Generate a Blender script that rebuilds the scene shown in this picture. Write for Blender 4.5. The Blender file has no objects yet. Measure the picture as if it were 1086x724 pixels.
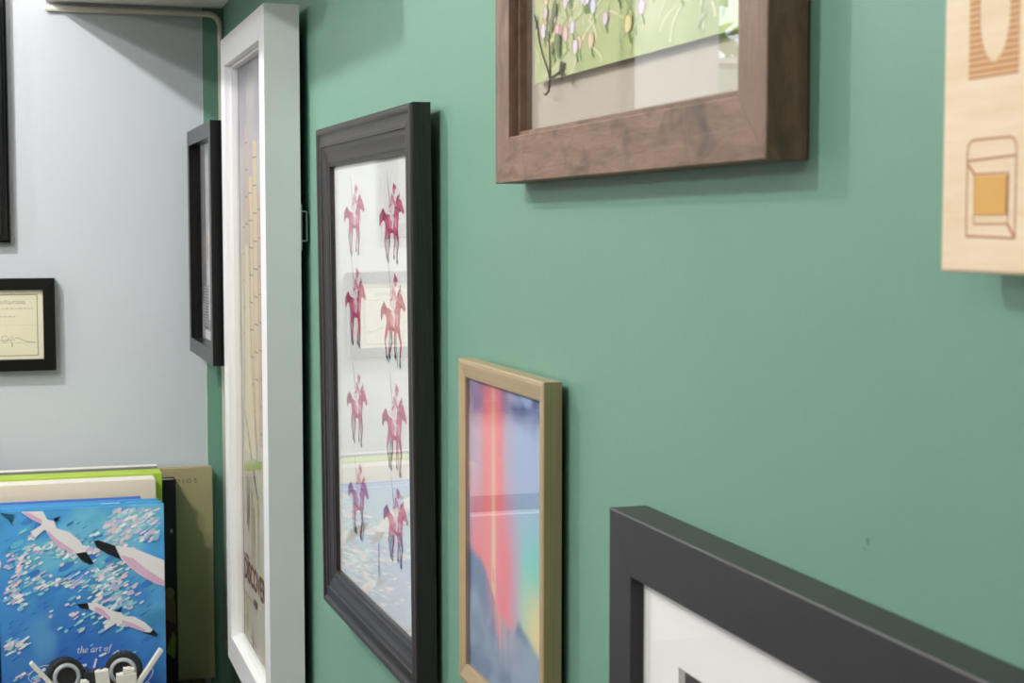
import bpy, bmesh, math, random
from mathutils import Vector, Matrix
C = bpy.context.scene.collection
sc = bpy.context.scene
PI = math.pi

# ------------------------------------------------------------------ camera
cam = bpy.data.cameras.new('camera')
cam.sensor_width = 36.0
cam.lens = 36.0 * 1700 / 1086
cam.clip_start = 0.01
cam.dof.use_dof = True
cam.dof.focus_distance = 1.35
cam.dof.aperture_fstop = 26
co = bpy.data.objects.new('camera', cam)
C.objects.link(co)
co.location = (-0.30, 0.0, 1.75)
co.rotation_euler = (math.radians(90 - 4.04633), 0, math.radians(-17.38157))
sc.camera = co

# ------------------------------------------------------------------ world, exposure
SKY = 4.0
world = bpy.data.worlds.new('daylight')
sc.world = world
world.use_nodes = True
bg = world.node_tree.nodes['Background']
bg.inputs['Color'].default_value = (0.80, 0.90, 1.0, 1)
bg.inputs['Strength'].default_value = SKY
sc.view_settings.view_transform = 'Standard'
sc.view_settings.look = 'None'
sc.view_settings.gamma = 1
sc.view_settings.use_curve_mapping = False
sc.view_settings.exposure = 0.0

# ceiling lamps and added fill lamps: position of the bulb, watts, bulb radius
LAMPS = [((-0.71, 1.75, 2.39), 26.0, 0.016), ((-0.93, 0.95, 2.39), 20.0, 0.016), ((-1.02, -0.40, 2.39), 10.0, 0.016),
         ((-2.05, 0.35, 2.36), 20.0, 0.06), ((-2.05, 1.50, 2.36), 24.0, 0.06)]  # large unseen lamps added as soft fill for the room
LAMP_COLOR = (1.0, 0.978, 0.95)


# ------------------------------------------------------------------ helpers
def lin(c):
    c = c / 255.0
    return c / 12.92 if c <= 0.04045 else ((c + 0.055) / 1.055) ** 2.4


def rgb(h):
    if isinstance(h, str):
        h = h.lstrip('#')
        return tuple(lin(int(h[i:i + 2], 16)) for i in (0, 2, 4))
    return h


def node_mat(name):
    m = bpy.data.materials.new(name)
    m.use_nodes = True
    nt = m.node_tree
    return m, nt, nt.nodes['Principled BSDF'], nt.nodes['Material Output']


def plain(name, col, rough=0.5, metal=0.0, spec=0.5, var=0.0, scale=30.0, bump=0.0, bscale=200.0):
    m, nt, b, o = node_mat(name)
    c = rgb(col)
    b.inputs['Base Color'].default_value = (*c, 1)
    b.inputs['Roughness'].default_value = rough
    b.inputs['Metallic'].default_value = metal
    b.inputs['Specular IOR Level'].default_value = spec
    tc = nt.nodes.new('ShaderNodeTexCoord')
    if var:
        n = nt.nodes.new('ShaderNodeTexNoise')
        n.inputs['Scale'].default_value = scale
        n.inputs['Detail'].default_value = 4
        r = nt.nodes.new('ShaderNodeValToRGB')
        r.color_ramp.elements[0].position = 0.3
        r.color_ramp.elements[1].position = 0.7
        r.color_ramp.elements[0].color = (*[x * (1 - var) for x in c], 1)
        r.color_ramp.elements[1].color = (*[min(1, x * (1 + var)) for x in c], 1)
        nt.links.new(tc.outputs['Object'], n.inputs['Vector'])
        nt.links.new(n.outputs['Fac'], r.inputs['Fac'])
        nt.links.new(r.outputs['Color'], b.inputs['Base Color'])
    if bump:
        n2 = nt.nodes.new('ShaderNodeTexNoise')
        n2.inputs['Scale'].default_value = bscale
        n2.inputs['Detail'].default_value = 3
        bp = nt.nodes.new('ShaderNodeBump')
        bp.inputs['Strength'].default_value = bump
        bp.inputs['Distance'].default_value = 0.002
        nt.links.new(tc.outputs['Object'], n2.inputs['Vector'])
        nt.links.new(n2.outputs['Fac'], bp.inputs['Height'])
        nt.links.new(bp.outputs['Normal'], b.inputs['Normal'])
    return m


def wood(name, dark, light, rough=0.5, su=14.0, sv=420.0, bump=0.25, knots=None, spec=0.5, lo=0.32, hi=0.68):
    """grain that runs along the u axis of the rail's UV map (metres)"""
    m, nt, b, o = node_mat(name)
    uv = nt.nodes.new('ShaderNodeUVMap')
    mp = nt.nodes.new('ShaderNodeMapping')
    mp.inputs['Scale'].default_value = (su, sv, 1)
    n = nt.nodes.new('ShaderNodeTexNoise')
    n.inputs['Scale'].default_value = 1.0
    n.inputs['Detail'].default_value = 6
    n.inputs['Roughness'].default_value = 0.65
    n.inputs['Distortion'].default_value = 0.6
    r = nt.nodes.new('ShaderNodeValToRGB')
    r.color_ramp.elements[0].position = lo
    r.color_ramp.elements[1].position = hi
    r.color_ramp.elements[0].color = (*rgb(dark), 1)
    r.color_ramp.elements[1].color = (*rgb(light), 1)
    L = nt.links.new
    L(uv.outputs['UV'], mp.inputs['Vector'])
    L(mp.outputs['Vector'], n.inputs['Vector'])
    L(n.outputs['Fac'], r.inputs['Fac'])
    colout = r.outputs['Color']
    if knots:
        kc, ks, thr = knots
        mp2 = nt.nodes.new('ShaderNodeMapping')
        mp2.inputs['Scale'].default_value = (ks, ks * 1.6, 1)
        n2 = nt.nodes.new('ShaderNodeTexNoise')
        n2.inputs['Scale'].default_value = 1.0
        n2.inputs['Detail'].default_value = 5
        n2.inputs['Distortion'].default_value = 1.2
        r2 = nt.nodes.new('ShaderNodeValToRGB')
        r2.color_ramp.elements[0].position = thr
        r2.color_ramp.elements[1].position = thr + 0.26
        r2.color_ramp.elements[0].color = (0, 0, 0, 1)
        r2.color_ramp.elements[1].color = (1, 1, 1, 1)
        mx = nt.nodes.new('ShaderNodeMix')
        mx.data_type = 'RGBA'
        L(uv.outputs['UV'], mp2.inputs['Vector'])
        L(mp2.outputs['Vector'], n2.inputs['Vector'])
        L(n2.outputs['Fac'], r2.inputs['Fac'])
        L(r2.outputs['Color'], mx.inputs['Factor'])
        L(r.outputs['Color'], mx.inputs[6])
        mx.inputs[7].default_value = (*rgb(kc), 1)
        colout = mx.outputs[2]
    L(colout, b.inputs['Base Color'])
    b.inputs['Roughness'].default_value = rough
    b.inputs['Specular IOR Level'].default_value = spec
    if bump:
        bp = nt.nodes.new('ShaderNodeBump')
        bp.inputs['Strength'].default_value = bump
        bp.inputs['Distance'].default_value = 0.001
        L(n.outputs['Fac'], bp.inputs['Height'])
        L(bp.outputs['Normal'], b.inputs['Normal'])
    return m


def glass_mat(name, f0=0.042, rough=0.0, k=0.9):
    """thin clear pane: see-through, with a mirror share that grows towards grazing view"""
    m, nt, b, o = node_mat(name)
    nt.nodes.remove(b)
    g = nt.nodes.new('ShaderNodeNewGeometry')
    d = nt.nodes.new('ShaderNodeVectorMath'); d.operation = 'DOT_PRODUCT'
    L = nt.links.new
    L(g.outputs['Normal'], d.inputs[0]); L(g.outputs['Incoming'], d.inputs[1])

    def mth(op, a, bb=None):
        n = nt.nodes.new('ShaderNodeMath'); n.operation = op
        for i, v in enumerate((a, bb)):
            if v is None: continue
            if isinstance(v, (int, float)): n.inputs[i].default_value = v
            else: L(v, n.inputs[i])
        return n.outputs[0]
    ab = mth('ABSOLUTE', d.outputs['Value'])
    om = mth('SUBTRACT', 1.0, ab)
    p5 = mth('POWER', om, 5.0)
    f = mth('MULTIPLY', mth('ADD', mth('MULTIPLY', p5, 1 - f0), f0), k)
    tr = nt.nodes.new('ShaderNodeBsdfTransparent')
    gl = nt.nodes.new('ShaderNodeBsdfGlossy')
    gl.inputs['Roughness'].default_value = rough
    mx = nt.nodes.new('ShaderNodeMixShader')
    L(f, mx.inputs[0]); L(tr.outputs[0], mx.inputs[1]); L(gl.outputs[0], mx.inputs[2])
    L(mx.outputs[0], o.inputs['Surface'])
    return m


def print_mat(name, rough=0.55, spec=0.3):
    m, nt, b, o = node_mat(name)
    a = nt.nodes.new('ShaderNodeVertexColor')
    a.layer_name = 'Ink'
    nt.links.new(a.outputs['Color'], b.inputs['Base Color'])
    b.inputs['Roughness'].default_value = rough
    b.inputs['Specular IOR Level'].default_value = spec
    return m


def emit_mat(name, col, strength):
    m, nt, b, o = node_mat(name)
    b.inputs['Base Color'].default_value = (*rgb(col), 1)
    b.inputs['Emission Color'].default_value = (*rgb(col), 1)
    b.inputs['Emission Strength'].default_value = strength
    return m


def link(name, me, parent=None, mat=None):
    if mat: me.materials.append(mat)
    o = bpy.data.objects.new(name, me)
    C.objects.link(o)
    if parent: o.parent = parent
    return o


def obj(name, bm, mat=None, parent=None, smooth=False, bevel=0.0, seg=2):
    bmesh.ops.recalc_face_normals(bm, faces=bm.faces)
    me = bpy.data.meshes.new(name)
    bm.to_mesh(me); bm.free()
    if smooth:
        for p in me.polygons: p.use_smooth = True
    o = link(name, me, parent, mat)
    if bevel:
        md = o.modifiers.new('bevel', 'BEVEL'); md.width = bevel; md.segments = seg; md.limit_method = 'ANGLE'
    return o


def box(bm, x0, x1, y0, y1, z0, z1):
    vs = [bm.verts.new((x, y, z)) for x in (x0, x1) for y in (y0, y1) for z in (z0, z1)]
    for f in ((0, 1, 3, 2), (4, 6, 7, 5), (0, 4, 5, 1), (2, 3, 7, 6), (0, 2, 6, 4), (1, 5, 7, 3)):
        bm.faces.new([vs[i] for i in f])


def bx(name, x0, x1, y0, y1, z0, z1, mat, parent=None, bevel=0.0):
    bm = bmesh.new(); box(bm, x0, x1, y0, y1, z0, z1)
    return obj(name, bm, mat, parent, bevel=bevel)


def lathe(bm, prof, seg=32, M=Matrix()):
    rings = []
    for r, z in prof:
        rings.append([bm.verts.new(M @ Vector((r * math.cos(2 * PI * i / seg), r * math.sin(2 * PI * i / seg), z))) for i in range(seg)])
    for a, b in zip(rings, rings[1:]):
        for i in range(seg):
            bm.faces.new((a[i], a[(i + 1) % seg], b[(i + 1) % seg], b[i]))
    bm.faces.new(rings[0]); bm.faces.new(rings[-1])


def tube(bm, pts, r, seg=10):
    pts = [Vector(p) for p in pts]
    rings = []
    up = Vector((0, 1, 0))
    for i, p in enumerate(pts):
        t = (pts[min(i + 1, len(pts) - 1)] - pts[max(i - 1, 0)]).normalized()
        a = t.cross(up)
        if a.length < 1e-4: a = t.cross(Vector((1, 0, 0)))
        a.normalize(); b = t.cross(a)
        rr = r[i] if isinstance(r, (list, tuple)) else r
        rings.append([bm.verts.new(p + a * rr * math.cos(2 * PI * k / seg) + b * rr * math.sin(2 * PI * k / seg)) for k in range(seg)])
    for a, b in zip(rings, rings[1:]):
        for i in range(seg):
            bm.faces.new((a[i], a[(i + 1) % seg], b[(i + 1) % seg], b[i]))
    bm.faces.new(rings[0]); bm.faces.new(rings[-1])


def tag(o, label, cat, group=None):
    o['label'] = label; o['category'] = cat
    if group: o['group'] = group
    return o


def thing(name, label, cat, loc=(0, 0, 0), rz=0.0, group=None):
    o = bpy.data.objects.new(name, None)
    o.empty_display_size = 0.05
    C.objects.link(o)
    o.location = loc; o.rotation_euler = (0, 0, rz)
    return tag(o, label, cat, group)


def struct(o):
    o['kind'] = 'structure'
    return o


# ------------------------------------------------------------------ flat print: polygons of ink on paper
class Ink:
    """flat shapes in page units (u right, v up); each later shape lies a hair further out"""
    def __init__(self): self.s = []; self.g = []

    def poly(self, pts, col): self.s.append(([tuple(p) for p in pts], rgb(col)))

    def rect(self, u0, v0, u1, v1, col): self.poly([(u0, v0), (u1, v0), (u1, v1), (u0, v1)], col)

    def ell(self, cu, cv, ru, rv, col, n=18, rot=0.0):
        c, s = math.cos(rot), math.sin(rot)
        self.poly([(cu + ru * math.cos(2 * PI * i / n) * c - rv * math.sin(2 * PI * i / n) * s,
                    cv + ru * math.cos(2 * PI * i / n) * s + rv * math.sin(2 * PI * i / n) * c) for i in range(n)], col)

    def line(self, pts, w, col):
        L, R = [], []
        n = len(pts)
        for i in range(n):
            a = pts[max(i - 1, 0)]; b = pts[min(i + 1, n - 1)]
            dx, dy = b[0] - a[0], b[1] - a[1]
            d = math.hypot(dx, dy) or 1e-9
            ww = (w[i] if isinstance(w, (list, tuple)) else w) / 2
            L.append((pts[i][0] - dy / d * ww, pts[i][1] + dx / d * ww))
            R.append((pts[i][0] + dy / d * ww, pts[i][1] - dx / d * ww))
        for i in range(n - 1):
            self.s.append(([L[i], L[i + 1], R[i + 1], R[i]], rgb(col), 1 if i == 0 else 0))

    def ring(self, u0, v0, u1, v1, w, col):
        self.rect(u0, v0, u1, v0 + w, col); self.rect(u0, v1 - w, u1, v1, col)
        self.rect(u0, v0, u0 + w, v1, col); self.rect(u1 - w, v0, u1, v1, col)

    def text(self, body, u, v, size, col, shear=0.0, space=1.0, align='LEFT', sx=1.0, bold=0.0):
        cu = bpy.data.curves.new('lettering', 'FONT')
        cu.body = body; cu.size = size; cu.shear = shear; cu.space_character = space; cu.align_x = align
        cu.resolution_u = 3; cu.offset = bold
        o = bpy.data.objects.new('lettering', cu)
        C.objects.link(o)
        dg = bpy.context.evaluated_depsgraph_get()
        me = o.evaluated_get(dg).to_mesh()
        for p in me.polygons:
            self.s.append(([(u + me.vertices[i].co.x * sx, v + me.vertices[i].co.y) for i in p.vertices], rgb(col)))
        n = len(me.polygons)
        if n: self.s[-n:] = [(a, b, n if k == 0 else 0) for k, (a, b) in enumerate(self.s[-n:])]
        o.evaluated_get(dg).to_mesh_clear()
        bpy.data.objects.remove(o); bpy.data.curves.remove(cu)

    def grid(self, u0, v0, u1, v1, nu, nv, fn):
        """smooth colour field: fn(s, t) with s, t in 0..1"""
        self.g.append((u0, v0, u1, v1, nu, nv, fn))

    def build(self, name, mat, parent, y, paper=None, step=2e-6):
        """paper = (u0, v0, u1, v1, colour, thickness); the page faces -y at depth y"""
        V, F, COL = [], [], []
        if paper:
            u0, v0, u1, v1, c, th = paper
            b = len(V)
            V += [(u, yy, v) for u in (u0, u1) for yy in (y + 2e-5, y + 2e-5 + th) for v in (v0, v1)]
            for f in ((0, 1, 3, 2), (4, 6, 7, 5), (0, 4, 5, 1), (2, 3, 7, 6), (0, 2, 6, 4), (1, 5, 7, 3)):
                F.append([b + i for i in f]); COL.append([rgb(c)] * 4)
        for (u0, v0, u1, v1, nu, nv, fn) in self.g:
            b = len(V)
            cols = []
            for j in range(nv + 1):
                for i in range(nu + 1):
                    s, t = i / nu, j / nv
                    V.append((u0 + (u1 - u0) * s, y, v0 + (v1 - v0) * t)); cols.append(fn(s, t))
            for j in range(nv):
                for i in range(nu):
                    q = [j * (nu + 1) + i, j * (nu + 1) + i + 1, (j + 1) * (nu + 1) + i + 1, (j + 1) * (nu + 1) + i]
                    F.append([b + k for k in q]); COL.append([cols[k] for k in q])
        d = y - 1e-5
        for s in self.s:
            pts, c = s[0], s[1]
            if len(s) == 2 or s[2]: d -= step
            b = len(V)
            ar = sum(pts[i][0] * pts[(i + 1) % len(pts)][1] - pts[(i + 1) % len(pts)][0] * pts[i][1] for i in range(len(pts)))
            if ar < 0: pts = pts[::-1]
            V += [(p[0], d, p[1]) for p in pts]
            F.append(list(range(b, b + len(pts)))); COL.append([c] * len(pts))
        me = bpy.data.meshes.new(name)
        me.from_pydata(V, [], F)
        at = me.color_attributes.new('Ink', 'FLOAT_COLOR', 'CORNER')
        flat = [x for f in COL for c in f for x in (c[0], c[1], c[2], 1.0)]
        at.data.foreach_set('color', flat)
        return link(name, me, parent, mat)


def mixc(a, b, t):
    t = max(0.0, min(1.0, t))
    return tuple(x + (y - x) * t for x, y in zip(a, b))


def ramp(stops, t):
    for (p, a), (q, b) in zip(stops, stops[1:]):
        if t <= q: return mixc(a, b, (t - p) / (q - p) if q > p else 0)
    return stops[-1][1]


def sm(a, b, x):
    t = max(0.0, min(1.0, (x - a) / (b - a))); return t * t * (3 - 2 * t)


def vnoise(x, y, seed=0):
    def h(i, j):
        n = (i * 374761393 + j * 668265263 + seed * 144269) & 0xffffffff
        n = ((n ^ (n >> 13)) * 1274126177) & 0xffffffff
        return ((n ^ (n >> 16)) & 0xffff) / 65535
    i, j = math.floor(x), math.floor(y); fx, fy = x - i, y - j
    fx, fy = fx * fx * (3 - 2 * fx), fy * fy * (3 - 2 * fy)
    a = h(i, j) + (h(i + 1, j) - h(i, j)) * fx
    b = h(i, j + 1) + (h(i + 1, j + 1) - h(i, j + 1)) * fx
    return a + (b - a) * fy


def fbm(x, y, seed=0):
    return (vnoise(x, y, seed) + 0.5 * vnoise(2 * x, 2 * y, seed + 1) + 0.25 * vnoise(4 * x, 4 * y, seed + 2)) / 1.75


# ------------------------------------------------------------------ materials
GREEN = '#729e8c'
M = {}
M['green'] = plain('green wall paint', GREEN, 0.42, spec=0.45, var=0.02, scale=5, bump=0.06, bscale=160)
M['greydoor'] = plain('grey wall paint', '#c9cfd6', 0.6, spec=0.3, var=0.015, scale=3, bump=0.05, bscale=150)
M['white_paint'] = plain('white ceiling paint', '#e6e4de', 0.7, spec=0.2)
M['cream_plastic'] = plain('cream plastic conduit', '#d8d4c8', 0.45)
M['floor'] = plain('floor boards', '#9a7b5e', 0.5, var=0.12, scale=3)
M['dark_wood'] = wood('espresso stained moulding', '#0b0809', '#3a3132', 0.36, 9, 600, 0.35, lo=0.36, hi=0.78, spec=0.75)
M['brown_wood'] = wood('weathered brown wood', '#6a4f3d', '#927563', 0.55, 26, 130, 0.35, knots=('#4a3a32', 26, 0.53))
M['gold'] = wood('brushed champagne gold', '#b39a74', '#c6af8a', 0.40, 6, 900, 0.12, spec=0.8)
M['gold'].node_tree.nodes['Principled BSDF'].inputs['Metallic'].default_value = 0.30
M['charcoal'] = plain('matte charcoal paint', '#323235', 0.5, spec=0.4, var=0.05, scale=60, bump=0.05, bscale=300)
M['black'] = plain('satin black paint', '#0b0b0c', 0.4, spec=0.3)
M['black_soft'] = plain('soft black paint', '#080809', 0.30, spec=0.5)
M['white_gloss'] = plain('white lacquer', '#eef0f2', 0.3, spec=0.45)
M['mat_white'] = plain('white mat board', '#f6f7f8', 0.8, spec=0.1)
M['mat_beige'] = plain('warm grey mat board', '#cfc8bb', 0.8, spec=0.1)
M['backing'] = plain('backing board', '#6b5b48', 0.8)
M['glass'] = glass_mat('picture glass')
M['acrylic'] = glass_mat('matte coated acrylic', k=0.42)
M['print'] = print_mat('printed paper')
M['cover'] = print_mat('printed book cover', 0.35, 0.4)
M['steel'] = plain('zinc hanger', '#9aa0a2', 0.35, metal=0.9)
M['ply'] = None
M['blue_cover'] = plain('blue book cloth', '#3f97d4', 0.4)
M['blue2'] = plain('dark blue cover', '#3d6fc0', 0.4)
M['pages'] = plain('paper edges', '#e6e4e0', 0.8)
M['cream_cover'] = plain('cream cover paper', '#e9dcc6', 0.6)
M['lime'] = plain('lime green cover', '#b2d23e', 0.4)
M['olive_gold'] = plain('dull gold cover', '#aa9f78', 0.45, var=0.04, scale=12)
M['black_cover'] = plain('black cover', '#08080a', 0.4)
M['grey_cover'] = plain('grey cover', '#85878a', 0.5)
M['table'] = plain('dark table wood', '#4a3626', 0.45, var=0.15, scale=9)
M['toy_white'] = plain('white toy plastic', '#efeee4', 0.3)
M['toy_dark'] = plain('dark grey toy plastic', '#34373b', 0.35)
M['toy_rubber'] = plain('black toy rubber', '#1d1d1f', 0.6)
M['toy_grey'] = plain('light grey toy plastic', '#a7adb2', 0.3)
M['leaf'] = plain('hedge leaves', '#7fae3c', 0.5, var=0.3, scale=9)
M['bark'] = plain('bark', '#5a4636', 0.8)
M['lamp_white'] = plain('lamp housing white', '#e8e8e6', 0.4)
M['lamp_glow'] = emit_mat('lamp diffuser', '#fff1dc', 6.0)
M['twig'] = plain('dried twig', '#3c352d', 0.8)
M['twig_leaf'] = plain('pressed leaves', '#748c62', 0.7)
M['burn'] = plain('scorched engraving', '#a5663a', 0.8)
M['burn_pale'] = plain('pale scorched engraving', '#d9a878', 0.8)
M['amber'] = plain('amber inlay', '#e2ad58', 0.35)


def ply_mat():
    m, nt, b, o = node_mat('birch plywood')
    tc = nt.nodes.new('ShaderNodeTexCoord')
    mp = nt.nodes.new('ShaderNodeMapping'); mp.inputs['Scale'].default_value = (30, 30, 260)
    n = nt.nodes.new('ShaderNodeTexNoise'); n.inputs['Scale'].default_value = 1.0; n.inputs['Detail'].default_value = 5
    r = nt.nodes.new('ShaderNodeValToRGB')
    r.color_ramp.elements[0].color = (*rgb('#ecd2ae'), 1); r.color_ramp.elements[1].color = (*rgb('#f4e1c6'), 1)
    r.color_ramp.elements[0].position = 0.3; r.color_ramp.elements[1].position = 0.7
    L = nt.links.new
    L(tc.outputs['Object'], mp.inputs['Vector']); L(mp.outputs['Vector'], n.inputs['Vector'])
    L(n.outputs['Fac'], r.inputs['Fac']); L(r.outputs['Color'], b.inputs['Base Color'])
    b.inputs['Roughness'].default_value = 0.6
    return m


M['ply'] = ply_mat()

# ------------------------------------------------------------------ the room
XL, YB, YF, ZC = -3.4, 2.3535, -5.0, 2.47
struct(bx('floor', XL - .1, .1, YF - .1, YB + .1, -.1, 0, M['floor']))
struct(bx('ceiling', XL - .1, .1, YF - .1, YB + .1, ZC, ZC + .1, M['white_paint']))
struct(bx('wall_left', XL - .1, XL, YF - .1, YB + .1, 0, ZC, M['greydoor']))
struct(bx('wall_front', XL, 0, YF - .1, YF, 0, ZC, M['greydoor']))
wr = struct(bx('wall_right', 0, .1, YF - .1, YB + .1, 0, ZC, M['green']))
WX0, WX1, WZ0, WZ1 = -1.75, -0.765, 1.90, 2.40
bm = bmesh.new()
box(bm, XL, WX0, YB, YB + .1, 0, ZC); box(bm, WX1, 0, YB, YB + .1, 0, ZC)
box(bm, WX0, WX1, YB, YB + .1, 0, WZ0); box(bm, WX0, WX1, YB, YB + .1, WZ1, ZC)
wb = struct(obj('wall_back', bm, M['greydoor']))

# green paint carried a little way round the corner on to the grey wall, with a wavy hand-cut edge
random.seed(4)
z0, z1 = 0.0, 2.0645
n = 140
ed = []
for i in range(n + 1):
    z = z0 + (z1 - z0) * i / n
    ed.append((-0.0292 + 0.0012 * (fbm(z * 9, 1.5, 3) - 0.5) * 2 + 0.0006 * (vnoise(z * 40, 3, 5) - .5), z))
bm = bmesh.new()
for (xa, za), (xb, zb) in zip(ed, ed[1:]):
    v = [bm.verts.new(p) for p in ((xa, YB - .0004, za), (0, YB - .0004, za), (0, YB - .0004, zb), (xb, YB - .0004, zb))]
    bm.faces.new(v)
obj('paint_stripe', bm, M['green'], wb)
bm = bmesh.new()
for k, ((xa, za), (xb, zb)) in enumerate(zip(ed, ed[1:])):
    wa = .0007 + .0008 * vnoise(za * 30, 7, 9); w2 = .0007 + .0008 * vnoise(zb * 30, 7, 9)
    v = [bm.verts.new(p) for p in ((xa - wa, YB - .0005, za), (xa, YB - .0005, za), (xb, YB - .0005, zb), (xb - w2, YB - .0005, zb))]
    bm.faces.new(v)
obj('paint_edge', bm, plain('bare white edge', '#e4e6e6', 0.7), wb)
# chipped paint mark on the green wall
bm = bmesh.new()
for (y, z, ry, rz) in ((0.5185, 1.6348, .0010, .0015), (0.5207, 1.6316, .0008, .0005)):
    vs = [bm.verts.new((-.0002, y + ry * math.cos(a * PI / 5), z + rz * math.sin(a * PI / 5) + .4 * ry * math.cos(a * PI / 5))) for a in range(10)]
    bm.faces.new(vs)
obj('paint_chip', bm, plain('chipped paint', '#56806e', 0.8), wr)

# soffit along the green wall
sf = struct(bx('trim_1', -.2457, -.0005, 1.417, YB - .0005, 2.0645, ZC - .0005, M['white_paint'], bevel=.002))
struct(bx('baseboard_right', -.012, -.0005, YF, YB - .013, .0005, .09, M['white_paint']))
struct(bx('baseboard_back', XL + .0005, -.0005, YB - .012, YB - .0005, .0005, .09, M['white_paint']))

# window in the back wall (seen only as a reflection)
win = struct(thing('window_1', 'white framed window in the grey wall', 'window', ((WX0 + WX1) / 2, YB, WZ0)))
for k in ('label', 'category'):
    del win[k]
hw = (WX1 - WX0) / 2; hh = WZ1 - WZ0
PANEL = plain('pale green panel', '#a9c4b2', 0.5)
for nm, a in (('frame_rail', (-hw, hw, .0, .09, .0, .04)), ('frame_rail', (-hw, hw, .0, .09, hh - .04, hh)),
              ('frame_stile', (-hw, -hw + .04, .0, .09, .04, hh - .04)), ('frame_stile', (hw - .04, hw, .0, .09, .04, hh - .04)),
              ('mullion', (-.02, .02, .02, .07, .04, hh - .04)), ('glazing_bar', (-hw + .04, -.0205, .03, .06, .115, .123)), ('glazing_bar', (.0205, hw - .04, .03, .06, .115, .123)), ('lower_panel', (-hw + .04, -.02, .045, .055, .04, .115)), ('lower_panel', (.02, hw - .04, .045, .055, .04, .115)), ('sill', (-hw - .03, hw + .03, -.05, .0, -.03, .0)),
              ('pane', (-hw + .04, -.02, .04, .044, .04, hh - .04)), ('pane', (.02, hw - .04, .04, .044, .04, hh - .04))):
    bx(nm, *a, M['glass'] if nm == 'pane' else PANEL if nm == 'lower_panel' else M['greydoor'], win)

# outside: ground and a hedge
struct(bx('ground', -6, 3, YB + .1, 9, -.3, -.2, plain('lawn', '#6f8a4a', 0.9, var=0.2, scale=4)))
random.seed(7)
hg = thing('hedge', 'bright green hedge outside, beyond the window in the grey wall', 'hedge', (-1.6, 3.6, -.2))
bm = bmesh.new()
for i in range(4200):
    a = random.uniform(-1.5, 1.5); h = random.uniform(0.5, 3.1); d = random.uniform(-.3, .3)
    if h > 2.5 and random.random() < .5: continue
    p = Vector((a, d, h))
    ax = Vector((random.uniform(-1, 1), random.uniform(-1, 1), random.uniform(-.6, 1))).normalized()
    s = ax.orthogonal().normalized(); l = random.uniform(.05, .09)
    vs = [bm.verts.new(p + ax * l), bm.verts.new(p + s * l * .35), bm.verts.new(p - ax * l * .6), bm.verts.new(p - s * l * .35)]
    bm.faces.new(vs)
f = obj('foliage', bm, M['leaf'], hg); f['kind'] = 'stuff'
for xx in (-1.0, 0.0, 1.0):
    bm = bmesh.new(); tube(bm, [(xx, 0, 0), (xx + .03, 0, .5), (xx, .02, 2.3)], [.03, .025, .01]); obj('stem', bm, M['bark'], hg, True)

# ceiling lamps, with the added fill lamps last
lamp_labels = ['small white ceiling lamp nearest the grey wall', 'small white ceiling lamp in the middle of the row of three', 'small white ceiling lamp farthest from the grey wall',
               'large white ceiling lamp in the middle of the room', 'large white ceiling lamp in the room near the window']
for (p, w, r), lb in zip(LAMPS, lamp_labels):
    t = thing('ceiling_lamp', lb, 'lamp', (p[0], p[1], ZC))
    dz = p[2] - ZC
    R = .028 if r < .03 else .11
    bm = bmesh.new()
    lathe(bm, [(R, -.0005), (R, dz + .012), (R * .94, dz + .010), (R * .94, -.001)], 28); obj('housing', bm, M['lamp_white'], t, False)
    bm = bmesh.new(); lathe(bm, [(R * .9, dz + .016), (R * .9, dz + .014)], 28); obj('diffuser', bm, M['lamp_glow'], t)
    ld = bpy.data.lights.new('bulb', 'POINT'); ld.energy = w; ld.shadow_soft_size = r; ld.color = LAMP_COLOR
    lo = bpy.data.objects.new('bulb', ld); C.objects.link(lo); lo.parent = t; lo.location = (0, 0, dz - .002)

# conduit under the soffit turning down into the corner
bm = bmesh.new()
zc = 2.0555
pts = [(-.2455, YB - .0065, zc), (-.20, YB - .0065, zc - .0004), (-.12, YB - .0065, zc), (-.035, YB - .0065, zc)]
cx, cz, R = -.022, zc - .0175, .0175
for k in range(0, 10):
    a = PI / 2 * (1 - k / 9)
    pts.append((cx + R * math.cos(a), YB - .0065, cz + R * math.sin(a)))
pts += [(-.0045, YB - .0065, 2.0), (-.0045, YB - .0065, 1.80), (-.0045, YB - .0065, 1.13)]
tube(bm, pts, .0042, 12)
tag(obj('conduit', bm, M['cream_plastic'], None, True), 'cream cable conduit running under the white soffit and bending down the corner', 'conduit')


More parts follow.
